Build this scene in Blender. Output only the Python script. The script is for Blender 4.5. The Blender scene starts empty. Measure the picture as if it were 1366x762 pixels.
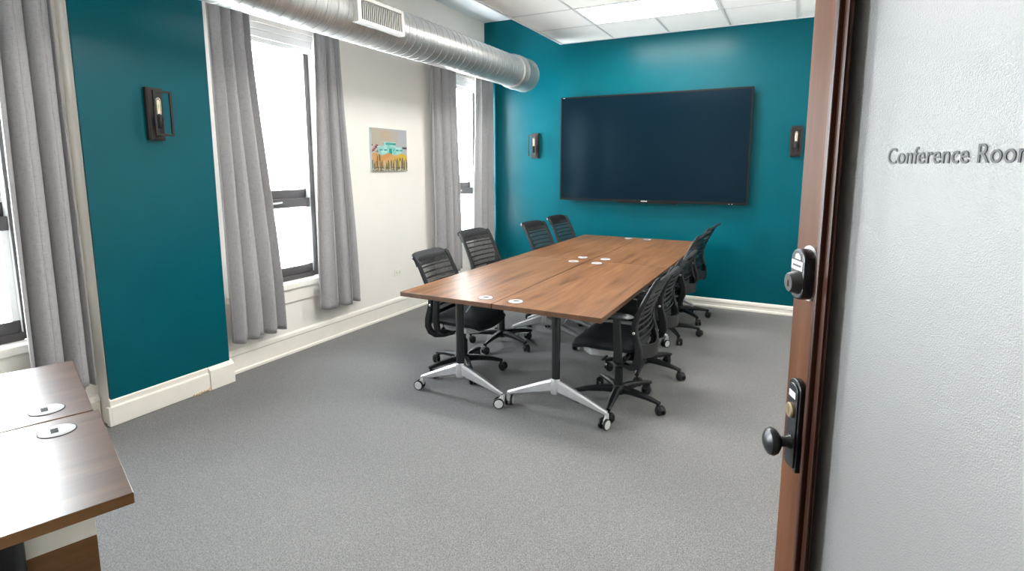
import bpy, math, random
from math import sin, cos, pi, radians, sqrt
from mathutils import Vector, Matrix
random.seed(7)
scene = bpy.context.scene
COL = scene.collection
H = 1.51                      # eye height of the photograph

# ------------------------------------------------------------------ materials
def new_mat(name):
    m = bpy.data.materials.new(name); m.use_nodes = True
    nt = m.node_tree; b = nt.nodes['Principled BSDF']
    return m, nt, b
def N(nt, t, **kw):
    n = nt.nodes.new(t)
    for k, v in kw.items(): setattr(n, k, v)
    return n
def coords(nt, scale=(1, 1, 1), rot=(0, 0, 0)):
    tc = N(nt, 'ShaderNodeTexCoord'); mp = N(nt, 'ShaderNodeMapping')
    mp.inputs['Scale'].default_value = scale; mp.inputs['Rotation'].default_value = rot
    nt.links.new(tc.outputs['Object'], mp.inputs['Vector'])
    return mp.outputs['Vector']
def noise(nt, vec, scale, detail=3, rough=.55, dist=0.0):
    n = N(nt, 'ShaderNodeTexNoise'); nt.links.new(vec, n.inputs['Vector'])
    n.inputs['Scale'].default_value = scale; n.inputs['Detail'].default_value = detail
    n.inputs['Roughness'].default_value = rough; n.inputs['Distortion'].default_value = dist
    return n.outputs['Fac']
def ramp(nt, fac, stops):
    r = N(nt, 'ShaderNodeValToRGB'); nt.links.new(fac, r.inputs['Fac'])
    e = r.color_ramp.elements
    while len(e) < len(stops): e.new(.5)
    for i, (p, c) in enumerate(stops):
        e[i].position = p; e[i].color = (*c, 1)
    return r.outputs['Color']
def bump(nt, b, h, strength=.2, dist=.01):
    n = N(nt, 'ShaderNodeBump'); n.inputs['Strength'].default_value = strength
    n.inputs['Distance'].default_value = dist
    nt.links.new(h, n.inputs['Height']); nt.links.new(n.outputs['Normal'], b.inputs['Normal'])
def simple(name, col, rough=.5, metal=0.0, var=.0, vscale=20, bmp=0.0, bscale=200, spec=None):
    m, nt, b = new_mat(name)
    b.inputs['Roughness'].default_value = rough; b.inputs['Metallic'].default_value = metal
    if spec is not None: b.inputs['Specular IOR Level'].default_value = spec
    v = coords(nt)
    lo = tuple(c * (1 - var) for c in col); hi = tuple(min(1, c * (1 + var)) for c in col)
    nt.links.new(ramp(nt, noise(nt, v, vscale), [(.3, lo), (.7, hi)]), b.inputs['Base Color'])
    if bmp: bump(nt, b, noise(nt, v, bscale, 2), bmp, .002)
    return m
M = {}
M['white_wall'] = simple('white wall paint', (.81, .775, .725), .6, var=.015, vscale=3, bmp=.08, bscale=120)
M['teal'] = simple('teal wall paint', (.0002, .076, .100), .29, var=.05, vscale=4, bmp=.05, bscale=90, spec=.14)
M['trim'] = simple('white trim paint', (.80, .765, .70), .4, var=.02, vscale=9, bmp=.05, bscale=40)
M['trim_cool'] = simple('white window trim paint', (.80, .81, .80), .4, var=.02, vscale=9)
M['tile'] = simple('ceiling tile', (.90, .885, .86), .9, var=.03, vscale=260, bmp=.2, bscale=300)
M['tbar'] = simple('ceiling grid bar', (.62, .63, .64), .5)
M['upper'] = simple('upper ceiling paint', (.78, .80, .82), .7, var=.02, vscale=3)
M['black'] = simple('black plastic', (.008, .0085, .0095), .45, var=.15, vscale=60, bmp=.05, bscale=400, spec=.3)
M['black_metal'] = simple('black powder coat', (.010, .011, .013), .35, var=.1, vscale=60, spec=.4)
M['bronze'] = simple('dark bronze window metal', (.040, .036, .037), .45, var=.1, vscale=15, spec=.3)
M['seat'] = simple('black seat fabric', (.012, .0155, .019), .75, var=.25, vscale=300, spec=.3, bmp=.15, bscale=600)
M['silver'] = simple('cast aluminium', (.62, .63, .65), .35, .75, var=.05, vscale=30)
M['grey_plastic'] = simple('grey plastic', (.33, .34, .35), .45, var=.05)
M['castor_disc'] = simple('pale caster disc', (.58, .59, .60), .35)
M['pad'] = simple('armrest pad', (.055, .058, .062), .38, var=.1)
M['dark_grey'] = simple('charcoal plastic', (.028, .028, .029), .45, var=.1, spec=.35)
M['nickel'] = simple('satin nickel', (.60, .60, .60), .3, .9)
M['brass'] = simple('dull brass', (.42, .34, .22), .35, .85, var=.1)
M['sconce'] = simple('dark bronze lamp metal', (.018, .015, .0135), .5, .0, var=.1, spec=.25)
M['sticker'] = simple('white sticker', (.72, .72, .75), .5)
M['ink'] = simple('black lettering', (.012, .013, .016), .5)
M['cream'] = simple('cream board', (.60, .575, .52), .5, var=.03)
M['plastic_white'] = simple('white plate plastic', (.78, .75, .68), .4)
M['slot'] = simple('slot shadow plastic', (.02, .02, .02), .8, spec=.1)
M['grille'] = simple('pale grey grille paint', (.52, .52, .50), .5)
M['debris'] = simple('crumbled plaster', (.55, .42, .26), .9, var=.4, vscale=80)
M['grommet'] = simple('grommet grey plastic', (.40, .40, .41), .5, var=.02, spec=.3)

def galvanised():
    m, nt, b = new_mat('galvanised duct steel')
    v = coords(nt, (3, 22, 3)); f = noise(nt, v, 3, 4, .6)
    nt.links.new(ramp(nt, f, [(.3, (.36, .365, .36)), (.7, (.50, .50, .49))]), b.inputs['Base Color'])
    b.inputs['Metallic'].default_value = .85
    r = N(nt, 'ShaderNodeMapRange'); nt.links.new(f, r.inputs['Value'])
    r.inputs['To Min'].default_value = .33; r.inputs['To Max'].default_value = .5
    nt.links.new(r.outputs['Result'], b.inputs['Roughness'])
    w = N(nt, 'ShaderNodeTexWave', bands_direction='Y'); nt.links.new(coords(nt), w.inputs['Vector'])
    w.inputs['Scale'].default_value = 14; w.inputs['Distortion'].default_value = .4
    bump(nt, b, w.outputs['Fac'], .12, .004)
    return m
M['duct'] = galvanised()
M['duct_seam'] = simple('duct seam steel', (.30, .305, .31), .4, .8)

def carpet():
    m, nt, b = new_mat('grey loop carpet')
    v = coords(nt)
    a = noise(nt, v, 190, 2, .7)
    big = noise(nt, v, 1.3, 2)
    vz = N(nt, 'ShaderNodeTexVoronoi'); nt.links.new(coords(nt, (230, 150, 100), (0, 0, .5)), vz.inputs['Vector'])
    vz.inputs['Scale'].default_value = 1
    mx = N(nt, 'ShaderNodeMath', operation='ADD'); nt.links.new(a, mx.inputs[0])
    ml = N(nt, 'ShaderNodeMath', operation='MULTIPLY'); nt.links.new(vz.outputs['Distance'], ml.inputs[0]); ml.inputs[1].default_value = .35
    nt.links.new(ml.outputs[0], mx.inputs[1])
    c1 = ramp(nt, mx.outputs[0], [(.42, (.058, .0575, .057)), (.62, (.136, .134, .132)), (.88, (.212, .209, .206))])
    c2 = ramp(nt, big, [(.3, (.93, .93, .93)), (.7, (1, 1, 1))])
    mm = N(nt, 'ShaderNodeMix', data_type='RGBA', blend_type='MULTIPLY'); mm.inputs['Factor'].default_value = 1
    nt.links.new(c1, mm.inputs['A']); nt.links.new(c2, mm.inputs['B'])
    nt.links.new(mm.outputs['Result'], b.inputs['Base Color'])
    b.inputs['Roughness'].default_value = .95; b.inputs['Specular IOR Level'].default_value = .15
    b.inputs['Sheen Weight'].default_value = .15
    bump(nt, b, mx.outputs[0], .5, .006)
    return m
M['carpet'] = carpet()

def wood(name, stops, scale=(16, 1.3, 16), rough=.3, ring=1.0, spec=.5, coat=0.0):
    m, nt, b = new_mat(name)
    v = coords(nt, scale)
    oi = N(nt, 'ShaderNodeObjectInfo')
    n = N(nt, 'ShaderNodeTexNoise', noise_dimensions='4D'); nt.links.new(v, n.inputs['Vector'])
    ml = N(nt, 'ShaderNodeMath', operation='MULTIPLY'); nt.links.new(oi.outputs['Random'], ml.inputs[0]); ml.inputs[1].default_value = 40
    nt.links.new(ml.outputs[0], n.inputs['W'])
    n.inputs['Scale'].default_value = 1; n.inputs['Detail'].default_value = 6; n.inputs['Roughness'].default_value = .62
    n.inputs['Distortion'].default_value = ring
    nt.links.new(ramp(nt, n.outputs['Fac'], stops), b.inputs['Base Color'])
    b.inputs['Roughness'].default_value = rough; b.inputs['Specular IOR Level'].default_value = spec
    b.inputs['Coat Weight'].default_value = coat; b.inputs['Coat Roughness'].default_value = .2
    bump(nt, b, n.outputs['Fac'], .04, .002)
    return m
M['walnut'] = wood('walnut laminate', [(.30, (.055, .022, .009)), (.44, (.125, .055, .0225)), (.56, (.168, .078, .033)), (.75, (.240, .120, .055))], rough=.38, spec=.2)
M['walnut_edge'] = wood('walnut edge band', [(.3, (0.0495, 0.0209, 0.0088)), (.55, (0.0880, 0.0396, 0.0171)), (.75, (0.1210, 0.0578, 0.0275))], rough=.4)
M['dark_walnut'] = wood('dark walnut laminate', [(.30, (0.0240, 0.0100, 0.0060)), (.48, (0.0525, 0.0240, 0.0135)), (.60, (0.0750, 0.0360, 0.0210)), (.75, (0.1050, 0.0550, 0.0340))], scale=(13, 1.1, 13), rough=.30, spec=.4)
M['dark_edge'] = wood('dark walnut edge band', [(.3, (.055, .025, .009)), (.5, (.115, .055, .021)), (.75, (.175, .09, .038))], rough=.42, spec=.3)
M['door_wood'] = wood('red brown stained door wood', [(.28, (.052, .017, .007)), (.5, (.098, .037, .017)), (.75, (.145, .061, .030))], scale=(24, 24, 1.6), rough=.42, ring=.5, spec=.1)
M['door_mould'] = wood('dark stained moulding wood', [(.28, (.020, .006, .003)), (.5, (.046, .014, .007)), (.75, (.085, .030, .015))], scale=(30, 30, 1.4), rough=.34, ring=.5, spec=.3)

def fabric(name, col):
    m, nt, b = new_mat(name)
    v1 = coords(nt, (300, 300, 25)); v2 = coords(nt, (40, 40, 420))
    a = noise(nt, v1, 1, 2); c = noise(nt, v2, 1, 2)
    ad = N(nt, 'ShaderNodeMath', operation='ADD'); nt.links.new(a, ad.inputs[0]); nt.links.new(c, ad.inputs[1])
    nt.links.new(ramp(nt, ad.outputs[0], [(.7, tuple(x * .82 for x in col)), (1.3, tuple(x * 1.15 for x in col))]), b.inputs['Base Color'])
    b.inputs['Roughness'].default_value = .9; b.inputs['Specular IOR Level'].default_value = .15
    b.inputs['Sheen Weight'].default_value = .2
    bump(nt, b, ad.outputs[0], .15, .002)
    tr = N(nt, 'ShaderNodeBsdfTranslucent'); tr.inputs['Color'].default_value = (*[x * .9 for x in col], 1)
    mx = N(nt, 'ShaderNodeMixShader'); mx.inputs['Fac'].default_value = .14
    nt.links.new(b.outputs[0], mx.inputs[1]); nt.links.new(tr.outputs[0], mx.inputs[2])
    nt.links.new(mx.outputs[0], nt.nodes['Material Output'].inputs['Surface'])
    return m
M['curtain'] = fabric('grey linen curtain', (.335, .325, .33))

def mesh_net():
    m, nt, b = new_mat('black chair mesh')
    b.inputs['Base Color'].default_value = (.012, .013, .014, 1); b.inputs['Roughness'].default_value = .6
    tp = N(nt, 'ShaderNodeBsdfTransparent')
    v = N(nt, 'ShaderNodeTexVoronoi'); nt.links.new(coords(nt, (330, 330, 330)), v.inputs['Vector']); v.inputs['Scale'].default_value = 1
    r = N(nt, 'ShaderNodeMapRange'); nt.links.new(v.outputs['Distance'], r.inputs['Value'])
    r.inputs['From Min'].default_value = .1; r.inputs['From Max'].default_value = .7
    r.inputs['To Min'].default_value = .28; r.inputs['To Max'].default_value = .5
    mx = N(nt, 'ShaderNodeMixShader'); nt.links.new(r.outputs['Result'], mx.inputs['Fac'])
    nt.links.new(tp.outputs[0], mx.inputs[1]); nt.links.new(b.outputs[0], mx.inputs[2])
    nt.links.new(mx.outputs[0], nt.nodes['Material Output'].inputs['Surface'])
    return m
M['net'] = mesh_net()

def window_glass():
    m, nt, b = new_mat('window glass')
    tp = N(nt, 'ShaderNodeBsdfTransparent'); tp.inputs['Color'].default_value = (.96, .98, .98, 1)
    gl = N(nt, 'ShaderNodeBsdfGlossy'); gl.inputs['Roughness'].default_value = .02
    lw = N(nt, 'ShaderNodeLayerWeight'); lw.inputs['Blend'].default_value = .5
    pw_ = N(nt, 'ShaderNodeMath', operation='POWER'); nt.links.new(lw.outputs['Facing'], pw_.inputs[0]); pw_.inputs[1].default_value = 4.0
    fr = N(nt, 'ShaderNodeMapRange'); nt.links.new(pw_.outputs[0], fr.inputs['Value']); fr.inputs['To Min'].default_value = .03; fr.inputs['To Max'].default_value = .6
    mx = N(nt, 'ShaderNodeMixShader'); nt.links.new(fr.outputs['Result'], mx.inputs['Fac'])
    nt.links.new(tp.outputs[0], mx.inputs[1]); nt.links.new(gl.outputs[0], mx.inputs[2])
    nt.links.new(mx.outputs[0], nt.nodes['Material Output'].inputs['Surface'])
    return m
M['glass'] = window_glass()

def bulb_glass():
    m, nt, b = new_mat('clear bulb glass')
    tp = N(nt, 'ShaderNodeBsdfTransparent'); tp.inputs['Color'].default_value = (.93, .88, .8, 1)
    b.inputs['Base Color'].default_value = (.85, .82, .78, 1); b.inputs['Roughness'].default_value = .08
    lw = N(nt, 'ShaderNodeLayerWeight'); lw.inputs['Blend'].default_value = .55
    mx = N(nt, 'ShaderNodeMixShader'); nt.links.new(lw.outputs['Facing'], mx.inputs['Fac'])
    nt.links.new(tp.outputs[0], mx.inputs[1]); nt.links.new(b.outputs[0], mx.inputs[2])
    nt.links.new(mx.outputs[0], nt.nodes['Material Output'].inputs['Surface'])
    return m
M['bulb'] = bulb_glass()

def frosted():
    m, nt, b = new_mat('pebbled obscure glass')
    v = coords(nt, (1, 1, 1))
    a = noise(nt, v, 520, 3, .6, .4)
    vo = N(nt, 'ShaderNodeTexVoronoi', feature='SMOOTH_F1'); nt.links.new(v, vo.inputs['Vector']); vo.inputs['Scale'].default_value = 640
    ad = N(nt, 'ShaderNodeMath', operation='ADD'); nt.links.new(a, ad.inputs[0]); nt.links.new(vo.outputs['Distance'], ad.inputs[1])
    bp = N(nt, 'ShaderNodeBump'); bp.inputs['Strength'].default_value = .34; bp.inputs['Distance'].default_value = .002
    nt.links.new(ad.outputs[0], bp.inputs['Height'])
    tl = N(nt, 'ShaderNodeBsdfTranslucent'); tl.inputs['Color'].default_value = (.80, .805, .81, 1)
    df = N(nt, 'ShaderNodeBsdfDiffuse'); df.inputs['Color'].default_value = (.585, .585, .58, 1)
    rf = N(nt, 'ShaderNodeBsdfRefraction'); rf.inputs['Roughness'].default_value = .17; rf.inputs['IOR'].default_value = 1.12
    rf.inputs['Color'].default_value = (.95, .97, .97, 1)
    gl = N(nt, 'ShaderNodeBsdfGlossy'); gl.inputs['Roughness'].default_value = .17
    for s in (tl, df, rf, gl): nt.links.new(bp.outputs['Normal'], s.inputs['Normal'])
    m0 = N(nt, 'ShaderNodeMixShader'); m0.inputs['Fac'].default_value = .5
    nt.links.new(tl.outputs[0], m0.inputs[1]); nt.links.new(df.outputs[0], m0.inputs[2])
    m1 = N(nt, 'ShaderNodeMixShader'); m1.inputs['Fac'].default_value = .38
    nt.links.new(m0.outputs[0], m1.inputs[1]); nt.links.new(rf.outputs[0], m1.inputs[2])
    fr = N(nt, 'ShaderNodeFresnel'); fr.inputs['IOR'].default_value = 1.5
    nt.links.new(bp.outputs['Normal'], fr.inputs['Normal'])
    m2 = N(nt, 'ShaderNodeMixShader'); nt.links.new(fr.outputs[0], m2.inputs['Fac'])
    nt.links.new(m1.outputs[0], m2.inputs[1]); nt.links.new(gl.outputs[0], m2.inputs[2])
    nt.links.new(m2.outputs[0], nt.nodes['Material Output'].inputs['Surface'])
    return m
M['frosted'] = frosted()

def emit(name, col, s):
    m, nt, b = new_mat(name)
    b.inputs['Base Color'].default_value = (.8, .8, .8, 1)
    b.inputs['Emission Color'].default_value = (*col, 1); b.inputs['Emission Strength'].default_value = s
    return m
M['lamp'] = emit('lit ceiling light diffuser', (1.0, .97, .93), 40.0)
M['filament'] = emit('warm bulb filament', (1.0, .85, .62), 1.3)

def screen():
    m, nt, b = new_mat('switched-off screen')
    b.inputs['Base Color'].default_value = (.002, .008, .014, 1); b.inputs['Roughness'].default_value = .16
    b.inputs['Specular IOR Level'].default_value = .11; b.inputs['Specular Tint'].default_value = (.62, .84, 1, 1)
    return m
M['screen'] = screen()
M['tv_case'] = simple('black tv casing', (.008, .008, .009), .4, spec=.25)
M['tv_bar'] = simple('tv lower bar', (.007, .0065, .0065), .45, spec=.15)

def paint_mat():
    m, nt, b = new_mat('canvas paint')
    at = N(nt, 'ShaderNodeVertexColor', layer_name='paint')
    nt.links.new(at.outputs['Color'], b.inputs['Base Color']); b.inputs['Roughness'].default_value = .5
    bump(nt, b, noise(nt, coords(nt), 90, 3), .3, .004)
    return m
M['canvas_paint'] = paint_mat()
M['canvas_side'] = simple('pale blue canvas edge', (.50, .62, .62), .6)

# ------------------------------------------------------------------ mesh builder
class MB:
    def __init__(s): s.v = []; s.f = []; s.sm = []; s.mi = []; s.cur = 0
    def add(s, vs, fs, smooth=False):
        o = len(s.v); s.v += [tuple(p) for p in vs]
        for f in fs:
            s.f.append(tuple(i + o for i in f)); s.sm.append(smooth); s.mi.append(s.cur)
    def mat(s, i): s.cur = i; return s
    def box(s, lo, hi, rz=0, piv=None):
        x0, y0, z0 = lo; x1, y1, z1 = hi
        vs = [Vector(p) for p in ((x0, y0, z0), (x1, y0, z0), (x1, y1, z0), (x0, y1, z0), (x0, y0, z1), (x1, y0, z1), (x1, y1, z1), (x0, y1, z1))]
        if rz:
            c = Vector(piv) if piv else sum(vs, Vector()) / 8
            R = Matrix.Rotation(rz, 3, 'Z'); vs = [R @ (p - c) + c for p in vs]
        s.add(vs, [(0, 3, 2, 1), (4, 5, 6, 7), (0, 1, 5, 4), (1, 2, 6, 5), (2, 3, 7, 6), (3, 0, 4, 7)])
        return s
    def cyl(s, p0, p1, r0, r1=None, n=20, cap=True):
        return s.lathe(p0, p1, [(0, r0), (1, r0 if r1 is None else r1)], n, cap)
    def lathe(s, p0, p1, prof, n=20, cap=True):
        """prof: (t along p0->p1 as a fraction, radius)"""
        p0, p1 = Vector(p0), Vector(p1); d = p1 - p0; z = d.normalized()
        x = z.orthogonal().normalized(); y = z.cross(x)
        vs, fs = [], []
        for t, r in prof:
            for k in range(n):
                a = 2 * pi * k / n
                vs.append(p0 + d * t + x * (r * cos(a)) + y * (r * sin(a)))
        for i in range(len(prof) - 1):
            for k in range(n):
                fs.append((i * n + k, i * n + (k + 1) % n, (i + 1) * n + (k + 1) % n, (i + 1) * n + k))
        s.add(vs, fs, True)
        if cap:
            o = len(vs)
            s.add(vs[:n], [tuple(range(n - 1, -1, -1))]); s.add(vs[-n:], [tuple(range(n))])
        return s
    def sweep(s, path, w, t, side, smooth=False, n=0):
        """rectangular (or round when n>0) bar along a path; side = width axis; w, t numbers or lists"""
        P = [Vector(p) for p in path]; S = Vector(side).normalized()
        m = len(P); vs = []; fs = []
        W = w if isinstance(w, (list, tuple)) else [w] * m
        T = t if isinstance(t, (list, tuple)) else [t] * m
        for i, p in enumerate(P):
            d = (P[min(i + 1, m - 1)] - P[max(i - 1, 0)]).normalized()
            nn = d.cross(S).normalized(); ss = nn.cross(d).normalized()
            if n:
                q = [(cos(2 * pi * k / n) * W[i] / 2, sin(2 * pi * k / n) * T[i] / 2) for k in range(n)]
            else:
                c = .28
                a, b = W[i] / 2, T[i] / 2; e = min(a, b) * c * 2
                q = [(-a + e, -b), (a - e, -b), (a, -b + e), (a, b - e), (a - e, b), (-a + e, b), (-a, b - e), (-a, -b + e)]
            for u, v in q: vs.append(p + ss * u + nn * v)
        k = n or 8
        for i in range(m - 1):
            for j in range(k):
                fs.append((i * k + j, i * k + (j + 1) % k, (i + 1) * k + (j + 1) % k, (i + 1) * k + j))
        s.add(vs, fs, smooth or n > 0)
        s.add(vs[:k], [tuple(range(k - 1, -1, -1))]); s.add(vs[-k:], [tuple(range(k))])
        return s
    def grid(s, fn, nu, nv, smooth=True):
        vs = [fn(i / nu, j / nv) for j in range(nv + 1) for i in range(nu + 1)]
        fs = [(j * (nu + 1) + i, j * (nu + 1) + i + 1, (j + 1) * (nu + 1) + i + 1, (j + 1) * (nu + 1) + i) for j in range(nv) for i in range(nu)]
        s.add(vs, fs, smooth); return s
    def prism(s, poly, axis, a, b, smooth=False):
        """2-D polygon extruded along axis ('X','Y','Z') from a to b"""
        def mk(u, v, w):
            return {'X': (w, u, v), 'Y': (u, w, v), 'Z': (u, v, w)}[axis]
        n = len(poly); vs = [mk(u, v, a) for u, v in poly] + [mk(u, v, b) for u, v in poly]
        s.add(vs, [(k, (k + 1) % n, n + (k + 1) % n, n + k) for k in range(n)], smooth)
        s.add(vs, [tuple(range(n - 1, -1, -1)), tuple(range(n, 2 * n))])
        return s
    def build(s, name, mats, parent=None, bevel=0, solid=0, sub=0, loc=None):
        me = bpy.data.meshes.new(name); me.from_pydata(s.v, [], s.f)
        mats = mats if isinstance(mats, (list, tuple)) else [mats]
        for m in mats: me.materials.append(M[m])
        for p, sm, mi in zip(me.polygons, s.sm, s.mi): p.use_smooth = sm; p.material_index = mi
        import bmesh
        bm = bmesh.new(); bm.from_mesh(me)
        bmesh.ops.remove_doubles(bm, verts=bm.verts, dist=1e-6)
        bmesh.ops.recalc_face_normals(bm, faces=bm.faces)
        bm.to_mesh(me); bm.free()
        if any(s.sm): me.set_sharp_from_angle(angle=radians(38))
        o = bpy.data.objects.new(name, me); COL.objects.link(o)
        if parent: o.parent = parent
        if loc: o.location = loc
        if solid:
            md = o.modifiers.new('thick', 'SOLIDIFY'); md.thickness = solid; md.offset = 0
        if bevel:
            md = o.modifiers.new('bevel', 'BEVEL'); md.width = bevel; md.segments = 2; md.limit_method = 'ANGLE'; md.angle_limit = radians(40)
        if sub:
            md = o.modifiers.new('sub', 'SUBSURF'); md.levels = sub; md.render_levels = sub
        return o
def tag(o, label=None, cat=None, group=None, kind=None):
    if label: o['label'] = label
    if cat: o['category'] = cat
    if group: o['group'] = group
    if kind: o['kind'] = kind
    return o
def thing(name, loc=(0, 0, 0), rz=0, label=None, cat=None, group=None, kind=None):
    o = bpy.data.objects.new(name, None); COL.objects.link(o)
    o.empty_display_size = .1
    o.location = loc; o.rotation_euler = (0, 0, rz)
    return tag(o, label, cat, group, kind)
def struct(mb, name, mats, label=None, parent=None, **kw):
    o = mb.build(name, mats, parent, **kw)
    if not parent: tag(o, label, 'room', kind='structure')
    elif label: o['label'] = label
    return o
def copy_tree(o, parent=None):
    c = o.copy(); COL.objects.link(c)
    if parent: c.parent = parent
    for ch in list(o.children): copy_tree(ch, c)
    return c

# ------------------------------------------------------------------ room shell
XL, XR, YB = -3.62, .64, 6.06          # left wall, right wall, back wall
YF = -1.30                             # wall behind the camera, left of the entrance
ZC, ZU = H + 1.425, 3.287              # tile ceiling, upper ceiling
XE = -2.58                             # left edge of the tile ceiling
WINS = [(.48, 1.35), (2.465, 3.335), (5.06, 5.93)]
ZS, ZH = .56, 2.565                    # sill and head of the window openings

mb = MB(); mb.box((XL - .3, -2.6, -.10), (XR + .12, YB + .12, 0))
struct(mb, 'floor', 'carpet', 'grey loop carpet covering the whole floor')

mb = MB()
ys = [YF - .12] + [y for w in WINS for y in w] + [YB + .12]
for a, b in zip(ys[0::2], ys[1::2]): mb.box((XL - .24, a, 0), (XL, b, ZU))
for a, b in WINS:
    mb.box((XL - .24, a, 0), (XL, b, ZS)); mb.box((XL - .24, a, ZH), (XL, b, ZU))
struct(mb, 'wall_left', 'white_wall', 'white painted window wall on the left')
mb = MB(); mb.box((XL, YB, 0), (XR + .12, YB + .12, ZU)); struct(mb, 'wall_back', 'teal', 'glossy teal wall behind the screen')
mb = MB(); mb.box((XR, -.15, 0), (XR + .12, YB, ZU)); struct(mb, 'wall_right', 'white_wall', 'white wall behind the glazed door')
# wall with the entrance (behind / beside the camera) and the small lobby the camera looks in from
mb = MB()
mb.box((XL, YF - .12, 0), (-.84, YF, ZU))
mb.box((-.84, YF - .12, 0), (-.72, -.0, ZU))
mb.box((.47, -.15, 0), (XR, 0.0, ZU))
mb.box((-.72, -.15, 2.16), (.47, 0.0, ZU))
struct(mb, 'wall_front', 'white_wall', 'white wall around the entrance behind the camera')
mb = MB()
mb.box((-.84, -2.6, 0), (XR + .12, -2.5, 2.7)); mb.box((XR, -2.5, 0), (XR + .12, -.15, 2.7)); mb.box((-.84, -2.5, 0), (-.72, YF - .12, 2.7))
struct(mb, 'wall_lobby', 'white_wall', 'white lobby walls behind the camera')
mb = MB(); mb.box((-.84, -2.6, 2.7), (XR + .12, -.15, 2.8)); struct(mb, 'ceiling_lobby', 'white_wall', 'white lobby ceiling behind the camera')

# pier between the left windows: teal face, white sides
mb = MB()
mb.mat(1).box((XL, 1.58, 0), (-3.515, 2.33, ZU))
mb.mat(0).box((-3.515, 1.584, .15), (-3.50, 2.326, ZU))
struct(mb, 'wall_pier', ['teal', 'white_wall'], 'teal faced wall pier between the two left windows')

# ceilings
mb = MB(); mb.box((XL - .24, YF - .12, ZU), (XE, YB + .12, ZU + .1)); struct(mb, 'ceiling_upper', 'upper', 'grey painted upper ceiling strip above the duct')
mb = MB()
LIGHTS = [(1, 1), (1, 5)]       # (column, row) of the 4 x 2 ft lights on the tile grid
gx = [XE + .03 + .61 * k for k in range(6)]; gx[0] = XE + .004; gx.append(XR)
gy = [YB - .03 - .61 * k for k in range(12)]
gy[0] = YB; gy.append(YF)
cells = set()
for c, r in LIGHTS: cells |= {(c, r), (c + 1, r)}
for i in range(len(gx) - 1):
    for j in range(len(gy) - 1):
        if (i, j) in cells: continue
        mb.box((gx[i], gy[j + 1], ZC + .004), (gx[i + 1], gy[j], ZC + .02))
mb.box((XE - .004, YF, ZC - .002), (XE + .012, YB, ZU))            # edge upstand
ceil = struct(mb, 'ceiling', 'tile', 'white tile ceiling dropped below the upper ceiling')
mb = MB()
skipx = {}
for i, x in enumerate(gx):
    if i in (0, len(gx) - 1): continue
    mb.box((x - .008, YF, ZC - .002), (x + .008, YB, ZC + .006)) if i != 2 else None
    if i == 2:
        yy = YB
        for c, r in LIGHTS:
            mb.box((x - .008, gy[r], ZC - .002), (x + .008, yy, ZC + .006)); yy = gy[r + 1]
        mb.box((x - .008, YF, ZC - .002), (x + .008, yy, ZC + .006))
for y in gy[1:-1]: mb.box((XE, y - .006, ZC), (XR, y + .006, ZC + .006))
mb.box((XE - .006, YF, ZC - .006), (XE + .02, YB, ZC + .004)); mb.box((XE, YB - .018, ZC - .004), (XR, YB, ZC + .004))
struct(mb, 'ceiling_grid', 'tbar', None, ceil)

def ceiling_light(c, r, label):
    x0, x1, y0, y1 = gx[c], gx[c + 2], gy[r + 1], gy[r]
    t = thing('ceiling_light', ((x0 + x1) / 2, (y0 + y1) / 2, ZC), 0, label, 'ceiling light', 'lit ceiling lights')
    a, b = (x1 - x0) / 2 - .009, (y1 - y0) / 2 - .009
    m = MB()
    m.box((-a, -b, 0), (a, -b + .022, .05)); m.box((-a, b - .022, 0), (a, b, .05))
    m.box((-a, -b + .022, 0), (-a + .022, b - .022, .05)); m.box((a - .022, -b + .022, 0), (a, b - .022, .05))
    m.box((-a, -b, .05), (a, b, .07))
    m.build('frame', 'trim_cool', t)
    MB().box((-a + .022, -b + .022, .004), (a - .022, b - .022, .012)).build('diffuser', 'lamp', t)
ceiling_light(1, 1, 'rectangular lit ceiling light nearest the teal back wall')
ceiling_light(1, 5, 'unseen ceiling light added over the front half of the long table')  # second fixture, out of view, added to brighten the room

# skirting boards
def skirting(h):   # (offset from wall, height)
    return [(0, 0), (.030, 0), (.030, .018), (.018, .024), (.018, h - .045), (.024, h - .035), (.020, h - .012), (.008, h), (0, h)]
mb = MB(); mb.prism([(XL + a, z) for a, z in skirting(.175)], 'Y', 2.33, YB - .02)
mb.prism([(XL + a, z) for a, z in skirting(.175)], 'Y', YF, 1.575)
struct(mb, 'baseboard_left', 'trim', 'tall white skirting board under the windows')
mb = MB(); mb.prism([(YB - a * .7, z) for a, z in skirting(.10)], 'X', XL + .03, XR)
struct(mb, 'baseboard_back', 'trim', 'low white skirting board along the teal back wall')
mb = MB(); mb.prism([(XR - a, z) for a, z in skirting(.12)], 'Y', 0.0, YB - .02)
struct(mb, 'baseboard_right', 'trim', 'white skirting board behind the door')
mb = MB()
mb.prism([(-3.515 + a, z + .004) for a, z in [(0, 0), (.034, 0), (.034, .112), (.020, .118), (.022, .148), (.008, .16), (0, .16)]], 'Y', 1.575, 2.165)
mb.box((-3.515, 1.56, .004), (-3.482, 1.578, .118))
mb.prism([(-3.515 + a, z) for a, z in [(0, 0), (.040, 0), (.040, .135), (.022, .15), (.008, .165), (0, .165)]], 'Y', 2.168, 2.345)
struct(mb, 'baseboard_pier', 'trim', 'white skirting board at the foot of the teal pier, its right end a separate block', bevel=.002)
mb = MB()
for k in range(7):
    c = Vector((-3.478 + random.uniform(-.006, .012), 2.05 + k * .018, .009)); s_ = random.uniform(.006, .011)
    mb.lathe(c - Vector((0, 0, s_)), c + Vector((0, 0, s_)), [(0, s_ * .6), (.4, s_ * 1.2), (.75, s_ * .9), (1, s_ * .2)], 6)
tag(mb.build('plaster_crumbs', 'debris'), 'crumbs of broken plaster on the carpet at the skirting of the teal pier', 'debris', kind='stuff')

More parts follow.
